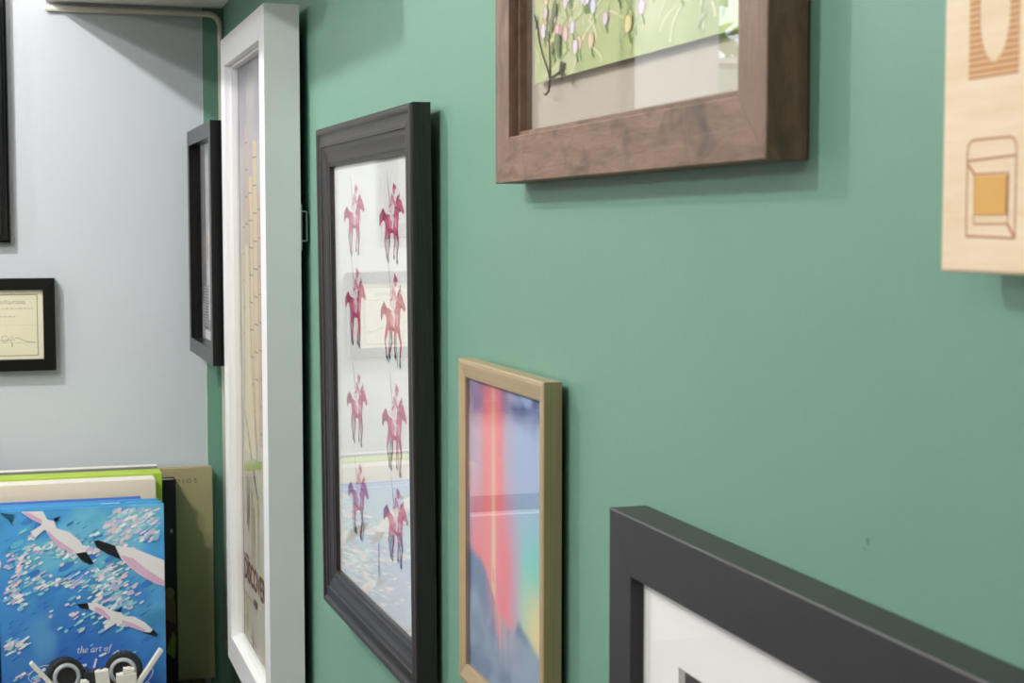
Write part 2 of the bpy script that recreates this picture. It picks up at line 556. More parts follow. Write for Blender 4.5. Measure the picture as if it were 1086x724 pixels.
# ------------------------------------------------------------------ picture frames
def rails(parent, w, h, gap, prof, mat, joint=.00012, name='rail'):
    """four mitred rails; prof = [(offset inward, height above the back)], outer edge first"""
    P = [(prof[0][0], 0.0)] + list(prof) + [(prof[-1][0], 0.0)]
    vv = [0.0]
    for a, b in zip(P, P[1:]): vv.append(vv[-1] + math.hypot(b[0] - a[0], b[1] - a[1]))
    out = []
    for k in range(4):
        L = (w if k % 2 == 0 else h)
        bm = bmesh.new(); uvl = bm.loops.layers.uv.new('UVMap')
        A, B = [], []
        for o, d in P:
            for ring, s in ((A, -1), (B, 1)):
                t = s * (L / 2 - o - joint); n_ = o
                if k == 0: q = (t, n_)                 # bottom
                elif k == 1: q = (w / 2 - n_, h / 2 + t)   # right
                elif k == 2: q = (-t, h - n_)          # top
                else: q = (-w / 2 + n_, h / 2 - t)         # left
                ring.append(bm.verts.new((q[0], -(gap + d), q[1])))
        off = random.uniform(0, 5)
        N = len(P)
        for i in range(N):
            j = (i + 1) % N
            f = bm.faces.new((A[i], B[i], B[j], A[j]))
            va, vb = vv[i], (vv[j] if j else vv[-1] + .01)
            for lp, uvv in zip(f.loops, ((-L / 2 + P[i][0], va), (L / 2 - P[i][0], va), (L / 2 - P[j][0], vb), (-L / 2 + P[j][0], vb))):
                lp[uvl].uv = (uvv[0] + off, uvv[1] + off)
        bm.faces.new(A); bm.faces.new(B)
        out.append(obj(name, bm, mat, parent))
    return out


def frame(name, label, cat, loc, rz, w, h, gap, prof, mat, glass_d, lean=0.0, group=None, glass='glass', yaw=0.0):
    """loc: bottom centre of the frame on the wall. glass_d: height of the pane's face above the frame's back"""
    t = thing(name, label, cat, loc, rz, group)
    t.rotation_euler = (lean, 0, rz + yaw)
    rails(t, w, h, gap, prof, mat)
    bo = prof[-1][0]
    b = bo - .004
    if glass:
        # the pane sits in the rebate just behind the lip
        bx('glass_pane', -w / 2 + bo + .0003, w / 2 - bo - .0003, -(gap + glass_d), -(gap + glass_d - .0012), bo + .0003, h - bo - .0003, M[glass], t)
    bx('backing_board', -w / 2 + bo + .0003, w / 2 - bo - .0003, -gap - .0022, -gap - .0004, bo + .0003, h - bo - .0003, M['backing'], t)
    return t


def mat_ring(parent, w, h, bo, y0, th, win_, mat, core):
    """mat board with a bevelled window; y0 = face depth; win_ = (u0, v0, u1, v1)"""
    u0, v0, u1, v1 = win_
    a = bo + .0004
    bm = bmesh.new()
    O = [(-w / 2 + a, a), (w / 2 - a, a), (w / 2 - a, h - a), (-w / 2 + a, h - a)]
    I = [(u0, v0), (u1, v0), (u1, v1), (u0, v1)]
    ov = [bm.verts.new((x, y0, z)) for x, z in O]; iv = [bm.verts.new((x, y0, z)) for x, z in I]
    for i in range(4):
        bm.faces.new((ov[i], ov[(i + 1) % 4], iv[(i + 1) % 4], iv[i]))
    m = obj('mat_board', bm, mat, parent)
    bm = bmesh.new()
    iv = [bm.verts.new((x, y0, z)) for x, z in I]
    e = th * .9
    I2 = [(u0 + e, v0 + e), (u1 - e, v0 + e), (u1 - e, v1 - e), (u0 + e, v1 - e)]
    jv = [bm.verts.new((x, y0 + th, z)) for x, z in I2]
    for i in range(4):
        bm.faces.new((iv[i], iv[(i + 1) % 4], jv[(i + 1) % 4], jv[i]))
    obj('bevel_cut', bm, core, m)
    return m


RG = -PI / 2           # green wall: the frame's right-hand side is the one nearest the camera
random.seed(11)

# --- 1. weathered brown frame, top right
BW = .3644; BH = .42
br = frame('picture_frame', 'weathered brown wooden picture frame with a flower meadow print, top of the green wall', 'picture frame',
           (0, .7502, 1.75 + .0264), RG, BW, BH, .0010,
           [(.0003, .0172), (.0008, .0177), (.0262, .0177), (.0268, .0172), (.0270, .0118), (.0300, .0117), (.0302, .0050)], M['brown_wood'], .0118)
bo = .0302
bx('mat_board', -BW / 2 + bo, BW / 2 - bo, -.0052, -.0040, bo, BH - bo, M['mat_beige'], br)
ink = Ink()
pu0, pv0, pu1, pv1 = .7502 - .8822, .0825 - .0264, .7502 - .610, BH - .045
gA, gB, gC, gD = rgb('#bccb8c'), rgb('#d0d9a2'), rgb('#a6bd86'), rgb('#e4e8c0')


def meadow(s, t):
    x, y = s * 3, t * 5
    c = mixc(gA, gB, sm(.3, .7, fbm(x * 1.3 + y * .6, y * .7, 21)))
    c = mixc(c, gC, sm(.5, .8, fbm(x * 4 - y, y * 1.2, 5)) * .6)
    return mixc(c, gD, sm(.55, .85, fbm(x * 2, y * 2.2, 9)) * .55)


ink.grid(pu0, pv0, pu1, pv1, 70, 80, meadow)
random.seed(31)
for i in range(700):
    u = random.uniform(pu0 + .004, pu1 - .004); v = random.uniform(pv0 + .001, pv1 - .05)
    l = random.uniform(.006, .026); b = random.uniform(-.03, .05)
    pts = [(max(pu0, min(pu1, u + b * q * q)), v + l * q) for q in (0, .33, .66, 1)]
    ink.line(pts, [.0026, .0022, .0016, .0005], random.choice(['#aebf80', '#c6d296', '#dfe3b4', '#9cb27c', '#d3dba4', '#e8eac4', '#b7c498', '#c4c9a4']))
for i in range(520):
    u = random.uniform(pu0 + .006, pu1 - .006); v = random.uniform(pv0 + .012, pv1 - .012)
    s = random.uniform(.0030, .0046)
    col, c2 = random.choice([('#f2eef4', '#cdb9d8'), ('#efe6ee', '#d8a9c0'), ('#f0dfc2', '#dcb48c'), ('#f4efb4', '#d8cc74'), ('#eceef8', '#b4b8dc'), ('#f1d8d6', '#d99a9c')])
    if v < pv0 + .03 and random.random() < .4: continue
    ink.line([(u + s, v - s * 2.4), (u, v - s * .6)], .0014, '#7a9c4e')
    ink.ell(u - s * .6, v, s * .75, s * .95, c2, 12, .12); ink.ell(u + s * .6, v, s * .75, s * .95, c2, 12, -.12)
    ink.ell(u, v - s * .1, s * .85, s * 1.0, col, 12)
ink.build('print', M['print'], br, -.0100, (pu0, pv0, pu1, pv1, '#e8e6d8', .0006), step=3e-7)
# pressed twig laid over the lower left corner of the print
bm = bmesh.new()
L0 = lambda y, z: (.7502 - y, -.0108, z - 1.7764)
tube(bm, [L0(.8640, 1.8254), L0(.8600, 1.8246), L0(.8556, 1.8262), L0(.8536, 1.8300), L0(.8536, 1.8340), L0(.8590, 1.8402), L0(.8660, 1.8470), L0(.8722, 1.8560), L0(.8770, 1.8680)], [.0004, .0006, .0007, .0007, .0006, .00045, .0004, .0005, .0003], 6)
tube(bm, [L0(.8536, 1.8325), L0(.8480, 1.8336), L0(.8420, 1.8345), L0(.8350, 1.8352)], [.0006, .0005, .0005, .0009], 6)
tube(bm, [L0(.8536, 1.8335), L0(.8530, 1.8420), L0(.8545, 1.8520), L0(.8540, 1.8600)], [.0006, .0005, .0004, .0003], 6)
tw = obj('pressed_twig', bm, M['twig'], br, True)


def leafshape(parent, y, z, l, w, ang, mat):
    bm = bmesh.new()
    c, s = math.cos(ang), math.sin(ang)
    pts = [(0, 0), (.25, .7), (.5, 1), (.8, .55), (1, 0), (.8, -.55), (.5, -1), (.25, -.7)]
    top = []
    for a, b in pts:
        x_, z_ = a * l, b * w / 2
        q = L0(y, z)
        top.append(bm.verts.new((q[0] + x_ * c - z_ * s, q[1] - .0003 - .0006 * (1 - b * b) * a, q[2] + x_ * s + z_ * c)))
    bm.faces.new(top)
    return obj('leaf', bm, mat, parent)


for (y, z, l, w, a, m_) in ((.8370, 1.8352, .010, .006, .5, 'twig'), (.8340, 1.8345, .007, .005, -.7, 'twig'), (.852, 1.846, .009, .006, .9, 'twig_leaf'),
                            (.8545, 1.853, .009, .006, 2.2, 'twig_leaf'), (.853, 1.858, .010, .007, 1.1, 'twig_leaf'), (.846, 1.852, .010, .007, .3, 'twig_leaf'),
                            (.850, 1.866, .012, .008, .7, 'twig_leaf'), (.877, 1.866, .006, .003, 1.9, 'twig'), (.8775, 1.862, .006, .003, 1.2, 'twig'),
                            (.842, 1.846, .012, .008, 1.0, 'twig_leaf'), (.838, 1.842, .008, .006, 1.6, 'twig_leaf')):
    leafshape(tw, y, z, l, w, a, M[m_])

# --- 2. gold frame
GW, GH = .180, .2173
gf = frame('picture_frame', 'slim gold picture frame with a pink and teal aurora print', 'picture frame',
           (0, .941, 1.75 - .3038), RG, GW, GH, .0040,
           [(.0002, .0104), (.0008, .0110), (.0030, .0112), (.0108, .0098), (.0118, .0095), (.0120, .0084)], M['gold'], .0086)
aur = {k: rgb(v) for k, v in dict(lav='#d3b4d0', pink='#ff8a98', hot='#ffa098', yel='#fff2bc', cool='#adc3ea', cyan='#84e2d8', night='#5f649f', gold='#ffe6a0', mtn='#6e86ac', mtn2='#9db1c8', teal='#74dcc4').items()}


def aurora(s, t):
    a = aur
    top = ramp([(0, a['lav']), (.16, a['lav']), (.24, a['pink']), (.47, a['pink']), (.52, a['lav']), (.68, a['cool']), (1, a['cool'])], s)
    low = ramp([(0, a['lav']), (.1, a['pink']), (.3, a['pink']), (.55, a['pink']), (.66, a['lav']), (.78, a['cyan']), (1, a['teal'])], s)
    c = mixc(low, top, sm(.42, .75, t))
    c = mixc(c, a['gold'], sm(.60, .95, s) * sm(.50, .30, t) * .9)
    beam = math.exp(-((s - .36) / .028) ** 2)
    c = mixc(c, a['yel'], beam * (.55 + .45 * sm(.9, .3, t)))
    c = mixc(c, a['hot'], math.exp(-((s - .30) / .12) ** 2) * .4)
    cl = sm(.86, 1.0, t + .12 * (fbm(s * 6, t * 8, 3) - .5)) * sm(.35, .7, fbm(s * 5 + 3, t * 9, 8) + .15) * (1 - .75 * math.exp(-((s - .33) / .16) ** 2))
    c = mixc(c, a['night'], cl)
    edge = .395 - .24 * s + .05 * math.sin(s * 9) * (1 - s) + .03 * (fbm(s * 9, .5, 14) - .5) + .05 * sm(.62, .72, s)
    if t < edge + .02:
        mt = mixc(a['mtn'], a['mtn2'], sm(.35, .7, fbm(s * 4 + t * 3, t * 9 - s * 2, 17)))
        dr = sm(.56, .62, vnoise(s * 60, 1, 6)) * sm(edge - .22, edge, t) * math.exp(-((s - .45) / .16) ** 2)
        mt = mixc(mt, a['hot'], dr * .75 + .9 * math.exp(-((s - .42) / .07) ** 2) * sm(edge - .16, edge, t))
        c = mixc(mt, c, sm(edge - .02, edge + .02, t))
    return c


ink = Ink()
gb = .0124
ink.grid(-GW / 2 + gb, gb, GW / 2 - gb, GH - gb, 110, 130, aurora)
fu, fv = -GW / 2 + gb + .36 * (GW - 2 * gb), gb + .345 * (GH - 2 * gb)
ink.line([(fu, fv), (fu, fv + .008)], [.0008, .0005], '#7c4a50'); ink.ell(fu, fv + .009, .0006, .0008, '#7c4a50', 8)
ink.build('print', M['print'], gf, -(.004 + .0070), (-GW / 2 + gb, gb, GW / 2 - gb, GH - gb, '#dddddd', .001))

# --- 3. dark moulded frame with horses and riders
DW, DH = .347, .4415
arc = [(.0002, .0118), (.0009, .0132), (.0020, .0141), (.0034, .0143), (.0052, .0141), (.0066, .0134), (.0072, .0126),
       (.0092, .0122), (.0120, .0124), (.0150, .0130), (.0176, .0132), (.0182, .0122), (.0196, .0118), (.0214, .0117), (.0226, .0114),
       (.0250, .0104), (.0280, .0098), (.0318, .0096), (.0330, .0088), (.0356, .0083), (.0360, .0060)]
df = frame('picture_frame', 'dark moulded wooden picture frame with eight pink horses and riders', 'picture frame',
           (0, 1.3045, 1.75 - .3505), RG, DW, DH, .0062, [(a, b + .0015) for a, b in arc], M['dark_wood'], .0078, lean=math.radians(.5), yaw=math.radians(.8))
ink = Ink()


def horse(ink, cu, cv, w, h, seed):
    rnd = random.Random(seed)
    T = lambda p: (cu + (p[0] - .5) * w, cv + (p[1] - .5) * h)
    P = lambda pts, c: ink.poly([T((x + rnd.uniform(-.012, .012), y + rnd.uniform(-.008, .008))) for x, y in pts], c)
    S = lambda pts, wd, c: ink.line([T(p) for p in pts], [k * w for k in wd], c)
    k1, k2, k3, k4 = '#cc5c84', '#a83a64', '#de94b0', '#5aa9b8'
    sw = rnd.uniform(-.08, .08)
    # teal offset shadow print behind
    S([(.33 - sw, .48), (.28 - sw, .28), (.30, .08)], [.10, .06, .05], '#7cc0c8')
    S([(.60, .46), (.68 + sw, .26), (.66, .05)], [.07, .04, .03], '#7cc0c8')
    # legs
    for (x0, x1, x2, y2, c) in ((.32, .24 + sw, .30 + sw, .10, k1), (.40, .38 - sw, .34, .04 + abs(sw), k2), (.60, .62 + sw, .56, .10 - sw * .4, k1), (.66, .72 - sw, .66 - sw, .06, k2)):
        S([(x0, .50), (x1, .30), (x2, y2 + .05)], [.12, .055, .04], c)
        S([(x2, y2 + .05), (x2 + .03, y2)], [.06, .05], '#3c2c4a')
    S([(.28, .58), (.16, .64), (.05, .58), (.03, .50)], [.08, .12, .10, .04], k2)
    P([(.22, .56), (.30, .64), (.45, .62), (.58, .63), (.72, .58), (.74, .48), (.66, .40), (.52, .41), (.40, .39), (.27, .44)], k1)
    P([(.56, .62), (.66, .74), (.76, .82), (.86, .80), (.98, .66), (.93, .62), (.84, .68), (.78, .64), (.74, .50)], k1)
    P([(.76, .82), (.79, .90), (.82, .82)], k2)
    S([(.62, .68), (.72, .80), (.76, .84)], [.05, .05, .03], k2)
    P([(.36, .60), (.50, .60), (.52, .48), (.42, .46)], k3)
    P([(.60, .58), (.68, .60), (.70, .50), (.64, .47)], '#e2a4bc')
    S([(.28, .50), (.38, .44), (.60, .43)], [.03, .025, .02], k2)
    # rider
    S([(.46, .64), (.56, .56), (.52, .46)], [.10, .08, .05], '#efe3ea')
    P([(.36, .66), (.40, .80), (.52, .90), (.62, .84), (.58, .74), (.52, .64)], '#ecdbe4')
    S([(.50, .84), (.62, .76), (.70, .74)], [.07, .05, .03], k3)
    S([(.42, .72), (.50, .76), (.50, .86)], [.03, .03, .02], k1)
    ink.ell(*T((.60, .92)), .055 * w, .055 * h, k3, 12)
    P([(.54, .93), (.58, 1.0), (.66, .97), (.70, .92)], k1)
    S([(.44, .78), (.38, .98), (.34, 1.12)], [.02, .014, .01], '#8c6a86')
    S([(.88, .66), (.66, .72)], [.012, .012], '#5a3a50')


cxs = (1.3095 - 1.367, 1.3095 - 1.233)
zb = 1.75 - .3505
rows = [((1.7555, .062), (1.752, .064)), ((1.680, .070), (1.676, .074)), ((1.592, .064), (1.590, .074)), ((1.511, .068), (1.513, .064))]
for r_, row in enumerate(rows):
    for c_, (zc_, hh_) in enumerate(row):
        horse(ink, cxs[c_], zc_ - zb, .084, hh_ * 1.04, 40 + r_ * 2 + c_)
ink.line([(1.3095 - 1.292, 1.490 - zb), (1.3095 - 1.2923, 1.472 - zb), (1.3095 - 1.2920, 1.459 - zb)], [.0016, .0030, .0006], '#8c5a86')
ink.build('print', M['print'], df, -(.0062 + .0060), (-DW / 2 + .0364, .0364, DW / 2 - .0364, DH - .0364, '#f8fbfb', .0015), step=1e-6)

# --- 4. tall white box frame with a travel poster
WW, WH_ = .349, .7715
wf = frame('picture_frame', 'tall white box picture frame with a travel poster', 'picture frame',
           (0, 1.8395, 1.75 - .541), RG, WW, WH_, .0095,
           [(.0002, .0365), (.0006, .0370), (.0334, .0370), (.0338, .0366), (.0340, .0290)], M['white_gloss'], .0300, glass='acrylic')
# white spacer walls between glass and poster
for nm, a in (('spacer', (-WW / 2 + .0344, -WW / 2 + .0374, -.0385, -.0306, .0344, WH_ - .0344)), ('spacer', (WW / 2 - .0374, WW / 2 - .0344, -.0385, -.0306, .0344, WH_ - .0344)),
              ('spacer', (-WW / 2 + .0376, WW / 2 - .0376, -.0385, -.0306, .0344, .0374)), ('spacer', (-WW / 2 + .0376, WW / 2 - .0376, -.0385, -.0306, WH_ - .0374, WH_ - .0344))):
    bx(nm, *a, M['mat_white'], wf)
ink = Ink()
pw, pz0, pz1 = WW / 2 - .0376, .0376, WH_ - .0376
skyc, skyd = rgb('#a9a4ae'), rgb('#8f8d98')
gnd = rgb('#cfcabc')


def poster(s, t):
    c = mixc(rgb('#c9bfae'), skyc, sm(.55, .82, t))
    c = mixc(c, skyd, sm(.85, 1.0, t))
    c = mixc(gnd, c, sm(.22, .36, t))
    return mixc(c, rgb('#d8d2c4'), .35 * sm(.4, .7, fbm(s * 3, t * 12, 4)))


ink.grid(-pw, pz0, pw, pz1, 30, 90, poster)
U = lambda y: 1.8395 - y
Zl = lambda z: z + .541
# towers
for (y0_, y1_, zt, c) in ((1.955, 1.935, .02, '#d8c4a2'), (1.932, 1.905, .12, '#cbaea0'), (1.902, 1.872, .06, '#dcc9a4'), (1.868, 1.835, .10, '#d9c49c'), (1.83, 1.80, .04, '#c9a898'), (1.79, 1.74, .08, '#d8c4a2')):
    ink.rect(U(y0_), Zl(-.25), U(y1_), Zl(zt), c)
    for k in range(9):
        z_ = zt - .02 - k * .032
        if z_ > -.24: ink.rect(U(y0_), Zl(z_), U(y1_), Zl(z_) + .0016, '#7d6a5a')
    ink.rect(U(y0_), Zl(-.25), U(y0_) + .0016, Zl(zt), '#8f7c6a')
ink.line([(U(1.918), Zl(.12)), (U(1.918), Zl(.19))], .002, '#b08a7c')
ink.poly([(U(1.935), Zl(-.02)), (U(1.905), Zl(-.02)), (U(1.90), Zl(-.15)), (U(1.86), Zl(-.27)), (U(1.965), Zl(-.27)), (U(1.94), Zl(-.15))], '#d9cda8')
ink.line([(U(1.94), Zl(.05)), (U(1.942), Zl(-.14)), (U(1.968), Zl(-.27))], .003, '#94886c')
ink.line([(U(1.895), Zl(.03)), (U(1.89), Zl(-.14)), (U(1.85), Zl(-.27))], .003, '#94886c')
for k in range(8):
    z_ = -.22 - .012 * k
    ink.line([(U(1.955 - .012 * k), Zl(z_)), (U(1.93 - .012 * k), Zl(z_ - .018))], .003, '#5a5a58')
for (y_, z_, l_) in ((1.94, -.30, .06), (1.93, -.32, .045), (1.925, -.30, .05)):
    ink.line([(U(y_), Zl(z_ - l_)), (U(y_) + .002, Zl(z_))], [.006, .001], '#3d5136')
for (y_, z_, l_) in ((1.90, -.31, .10), (1.885, -.33, .07), (1.85, -.31, .09)):
    ink.line([(U(y_), Zl(z_ - l_)), (U(y_), Zl(z_))], [.002, .010], '#b5a878')
ink.poly([(U(1.96), Zl(-.285)), (U(1.82), Zl(-.262)), (U(1.82), Zl(-.275)), (U(1.96), Zl(-.297))], '#a8b878')  # lime book's reflection in the glass, painted on the poster as a green band
ink.text('DISCOVER', U(1.972), Zl(-.430), .038, '#6b3a22', sx=.95, bold=.0009)
ink.text('NEW', U(1.895), Zl(-.450), .014, '#6b3a22', bold=.0003)
ink.rect(U(1.968), Zl(-.402), U(1.93), Zl(-.398), '#8b5a40')
ink.rect(U(1.972), Zl(-.449), U(1.90), Zl(-.4476), '#8a8880')
ink.poly([(U(1.968), Zl(-.50)), (U(1.944), Zl(-.49)), (U(1.944), Zl(-.455)), (U(1.968), Zl(-.452))], '#c9be94')
ink.poly([(U(1.913), Zl(-.515)), (U(1.897), Zl(-.515)), (U(1.903), Zl(-.495)), (U(1.9045), Zl(-.465)), (U(1.906), Zl(-.495))], '#55504a')
ink.line([(U(1.93), Zl(-.492)), (U(1.875), Zl(-.497))], .0016, '#8a7a66')
ink.build('poster', M['print'], wf, -.0300, (-pw, pz0, pw, pz1, '#d8d4c8', .001), step=4e-6)
# metal hanger clip on the frame's near edge
bm = bmesh.new()
hx = 1.8395 - 1.664
prof = [(hx - .02, -.0094, .524), (hx, -.0094, .524)]
box(bm, hx - .004, hx + .0, -.0095, -.0083, .518, .566)
box(bm, hx - .004, hx + .0, -.0085, -.0035, .527, .5285)
box(bm, hx - .004, hx + .0, -.0085, -.0035, .5575, .559)
box(bm, hx - .004, hx + .0, -.0040, -.0028, .527, .559)
obj('hanger', bm, M['steel'], wf)

# --- 5. deep black box frame beside the corner
KW, KH = .273, .3105
kf = frame('picture_frame', 'deep black box picture frame half hidden behind the tall white frame', 'picture frame',
           (0, 2.1805, 1.75 - .1750), RG, KW, KH, .0010,
           [(.0003, .0555), (.0008, .0560), (.0200, .0560), (.0205, .0555), (.0206, .0380)], M['black_soft'], .0480, glass='acrylic')
ink = Ink()
ku0, kv0, ku1, kv1 = -KW / 2 + .021, .021, KW / 2 - .021, KH - .021
ink.grid(ku0, kv0, ku1, kv1, 40, 50, lambda s, t: mixc(rgb('#3a3b40'), rgb('#c9cdd0'), sm(.2, .6, fbm(s * 5, t * 7, 41)) * .6 + .4 * sm(.3, .5, s)))
UY = lambda y: 2.1805 - y
ink.rect(ku0, kv0 + .05, ku0 + .055, kv1, '#1c1a1a')
ink.rect(ku0 + .0555, kv0, ku0 + .062, kv1, '#e8e8e8')
ink.poly([(ku0 + .01, .12), (ku0 + .05, .13), (ku0 + .05, .17), (ku0 + .02, .16)], '#6a3c2c')
ink.poly([(ku0 + .075, .10), (ku0 + .11, .11), (ku0 + .125, .17), (ku0 + .10, .20), (ku0 + .078, .17)], '#e6d8ce')
ink.poly([(ku0 + .07, .18), (ku0 + .10, .21), (ku0 + .09, .26), (ku0 + .07, .27)], '#aeb4b8')
ink.rect(ku0 + .02, .035, ku0 + .07, .095, '#2b2c33')
for k in range(14): ink.rect(ku0 + .024, .040 + k * .004, ku0 + .066, .0412 + k * .004, '#b9bcc4')
ink.rect(ku0 + .03, .022, ku0 + .16, .034, '#e6e6e4'); ink.poly([(ku0 + .075, .05), (ku0 + .12, .05), (ku0 + .13, .11), (ku0 + .085, .12)], '#e6ded6')
ink.line([(ku0 + .085, .07), (ku0 + .1, .09), (ku0 + .12, .085)], .004, '#b8584a')
ink.build('print', M['print'], kf, -.0405, (ku0, kv0, ku1, kv1, '#d8d8d8', .001), step=4e-6)

# --- 6. charcoal frame, bottom right
CW, CH = .46, .46
cf = frame('picture_frame', 'large charcoal picture frame with a wide white mat, lowest on the green wall', 'picture frame',
           (0, .7339 - CW / 2, 1.75 - .1372 - CH), RG, CW, CH, .0005,
           [(.0003, .0189), (.0010, .0195), (.0288, .0195), (.0294, .0189), (.0295, .0128)], M['charcoal'], .0140)
cwin = (-CW / 2 + .0295 + .0425, .0295 + .05, CW / 2 - .0295 - .0425, CH - .0295 - .0325)
mat_ring(cf, CW, CH, .0295, -.0134, .0024, cwin, M['mat_white'], plain('mat core', '#f6f6f6', 0.8))
ink = Ink()
a0, b0, a1, b1 = cwin[0] - .003, cwin[1] - .003, cwin[2] + .003, cwin[3] + .003
ink.grid(a0, b0, a1, b1, 40, 40, lambda s, t: mixc(rgb('#3f4043'), rgb('#6c6d70'), sm(.3, .8, fbm(s * 4, t * 4, 61)) * sm(.0, .3, s + 1 - t)))
ink.build('print', M['print'], cf, -.0108, (a0, b0, a1, b1, '#555555', .001))

# --- 7. engraved plywood board, right edge
PW, PH, PT = .19, .30, .0065
pb = thing('engraved_board', 'pale plywood board with engraved armchair and striped oval, right edge of the green wall', 'sign', (0, .4457 - PW / 2, 1.75 - .0138), RG)
bx('board', -PW / 2, PW / 2, -.018, -.018 + PT, 0, PH, M['ply'], pb, bevel=.0012)
for sx_ in (-1, 1):
    for zz in (.03, PH - .06):
        bx('standoff', sx_ * (PW / 2 - .045) - .012, sx_ * (PW / 2 - .045) + .012, -.018 + PT + .0002, -.0003, zz, zz + .03, M['ply'], pb)
PY = .4457 - PW / 2
E_ = lambda y, z: (PY - y, z + .0138)
# striped panel with a plain oval in its middle
ink = Ink()
ue0, ve0 = E_(.4317, .0452); ue1 = E_(.4062, 0)[0]; ve1 = ve0 + .034
oc = ((ue0 + ue1) / 2 + .0004, ve0 + .0195); orx, ory = .0077, .0148
nst = 18; pit = (ve1 - ve0) / nst
for k in range(nst + 1):
    v = ve0 + k * pit
    for (dv, hgt, col) in ((0.0, .0005, '#a8693c'), (.0005, pit - .0005, '#e0b282')):
        vm = v + dv + hgt / 2
        q = 1 - ((vm - oc[1]) / ory) ** 2
        e = orx * math.sqrt(q) if q > 0 else 0
        if e <= 0: ink.rect(ue0, v + dv, ue1, v + dv + hgt, col)
        else:
            ink.rect(ue0, v + dv, oc[0] - e, v + dv + hgt, col); ink.rect(oc[0] + e, v + dv, ue1, v + dv + hgt, col)
ink.build('striped_engraving', M['print'], pb, -.01805, None, step=1e-6)
# the armchair outline
ink = Ink()
lc = '#b97c50'; lw = .0007
a_, b_, c_, d_ = E_(.4315, -.0025), E_(.4063, -.0030), E_(.4063, .0255), E_(.4315, .0268)
r_ = .0035


def rr(x0, y0, x1, y1, rad):
    p = []
    for (cx_, cy_, s0) in ((x1 - rad, y1 - rad, 0), (x0 + rad, y1 - rad, 90)):
        for k in range(6):
            an = math.radians(s0 + 18 * k); p.append((cx_ + rad * math.cos(an), cy_ + rad * math.sin(an)))
    return p


top = rr(a_[0], a_[1], b_[0], d_[1], r_)
ink.line([(b_[0], b_[1])] + top + [(a_[0], a_[1])], lw, lc)
ink.line([(a_[0], a_[1]), (b_[0], b_[1])], lw, lc)
zs = E_(0, .0205)[1]
ink.line([(a_[0], zs), (b_[0], zs + .0008)], lw, lc)
ia, ib = E_(.4275, .0163), E_(.4100, .0012)
ink.line([(ia[0], ia[1]), (ib[0], ia[1]), (ib[0], ib[1]), (ia[0], ib[1]), (ia[0], ia[1])], lw, lc)
ink.line([(a_[0], zs - .0008), (ia[0], ia[1])], lw * 1.4, lc)
ink.line([(b_[0], b_[1]), (ib[0], ib[1])], lw * 1.4, lc)
ink.build('armchair_engraving', M['print'], pb, -.01805, None)
bx('amber_inlay', ia[0] + .0006, ib[0] - .0006, -.0184, -.0179, E_(0, .0040)[1], ia[1] - .0006, M['amber'], pb)

# ------------------------------------------------------------------ frames on the grey wall
cert = frame('certificate_frame', 'small black frame with a cream certificate on the grey wall', 'picture frame',
             (-.3125, YB, 1.5501), 0, .1445, .1302, .0005,
             [(.0003, .0152), (.0008, .0157), (.0158, .0157), (.0163, .0152), (.0164, .0100)], M['black'], .0110)
ink = Ink()
cw, ch = .1445, .1302
q = .0164 + .0003
ink.rect(-cw / 2 + q + .009, q + .006, cw / 2 - q - .0062, ch - q - .008, '#ece8cc')
ink.ring(-cw / 2 + q + .009, q + .0045, cw / 2 - q - .0072, ch - q - .0062, .0009, '#6a6650')
ink.text('CONGRATULATIONS,', .033, ch - q - .0195, .0070, '#8a8672', align='RIGHT', sx=.74)
for (v, u0, u1) in ((.0265, -.042, .042), (.0375, -.038, .018), (.0610, -.03, -.008)):
    u = u0
    random.seed(int(v * 1e4))
    while u < u1:
        l = random.uniform(.002, .0055); ink.rect(u, ch - q - v, min(u + l, u1), ch - q - v + .0013, '#b5b196'); u += l + .0020
ink.rect(-cw / 2 + q, ch - q - .0492, cw / 2 - q, ch - q - .0489, '#c4c0a4')
ink.rect(-.04, .0395, .0505, .0398, '#9a967e')
sg = [(-.030, .040), (-.022, .052), (-.016, .044), (-.010, .040), (-.004, .045), (-.001, .043), (.004, .0405), (.009, .045), (.006, .0495), (.000, .049), (.001, .0435), (.010, .0432), (.017, .0435), (.012, .0502), (.0115, .043), (.0145, .036), (.013, .0335), (.0128, .039)]
ink.line(sg, .0005, '#55534a')
ink.line([(.0195, .0482), (.018, .0462), (.022, .0466), (.030, .0425), (.037, .0402), (.044, .0400)], .0006, '#55534a')
ink.build('certificate', M['print'], cert, -.0102, (-cw / 2 + q, q, cw / 2 - q, ch - q, '#f1ecd2', .001), step=2e-6)
bx('mat_board', -cw / 2 + q, cw / 2 - q, -.0090, -.0080, q, ch - q, M['mat_white'], cert)

lf = frame('picture_frame', 'large black moulded picture frame cut off by the left edge, on the grey wall', 'picture frame',
           (-.4774, YB, 1.7288), 0, .360, .58, .0005,
           [(.0003, .012), (.0010, .0135), (.0024, .0140), (.0030, .0128), (.0052, .0175), (.0085, .0195), (.0130, .0195), (.0165, .017), (.0190, .0125), (.0200, .0115), (.0240, .0105), (.0245, .0085)],
           M['black_soft'], .0092)
ink = Ink()
ink.grid(-.155, .025, .155, .555, 20, 20, lambda s, t: mixc(rgb('#5b574e'), rgb('#8a857a'), fbm(s * 4, t * 5, 71)))
ink.build('print', M['print'], lf, -.0075, (-.155, .025, .155, .555, '#888888', .001))

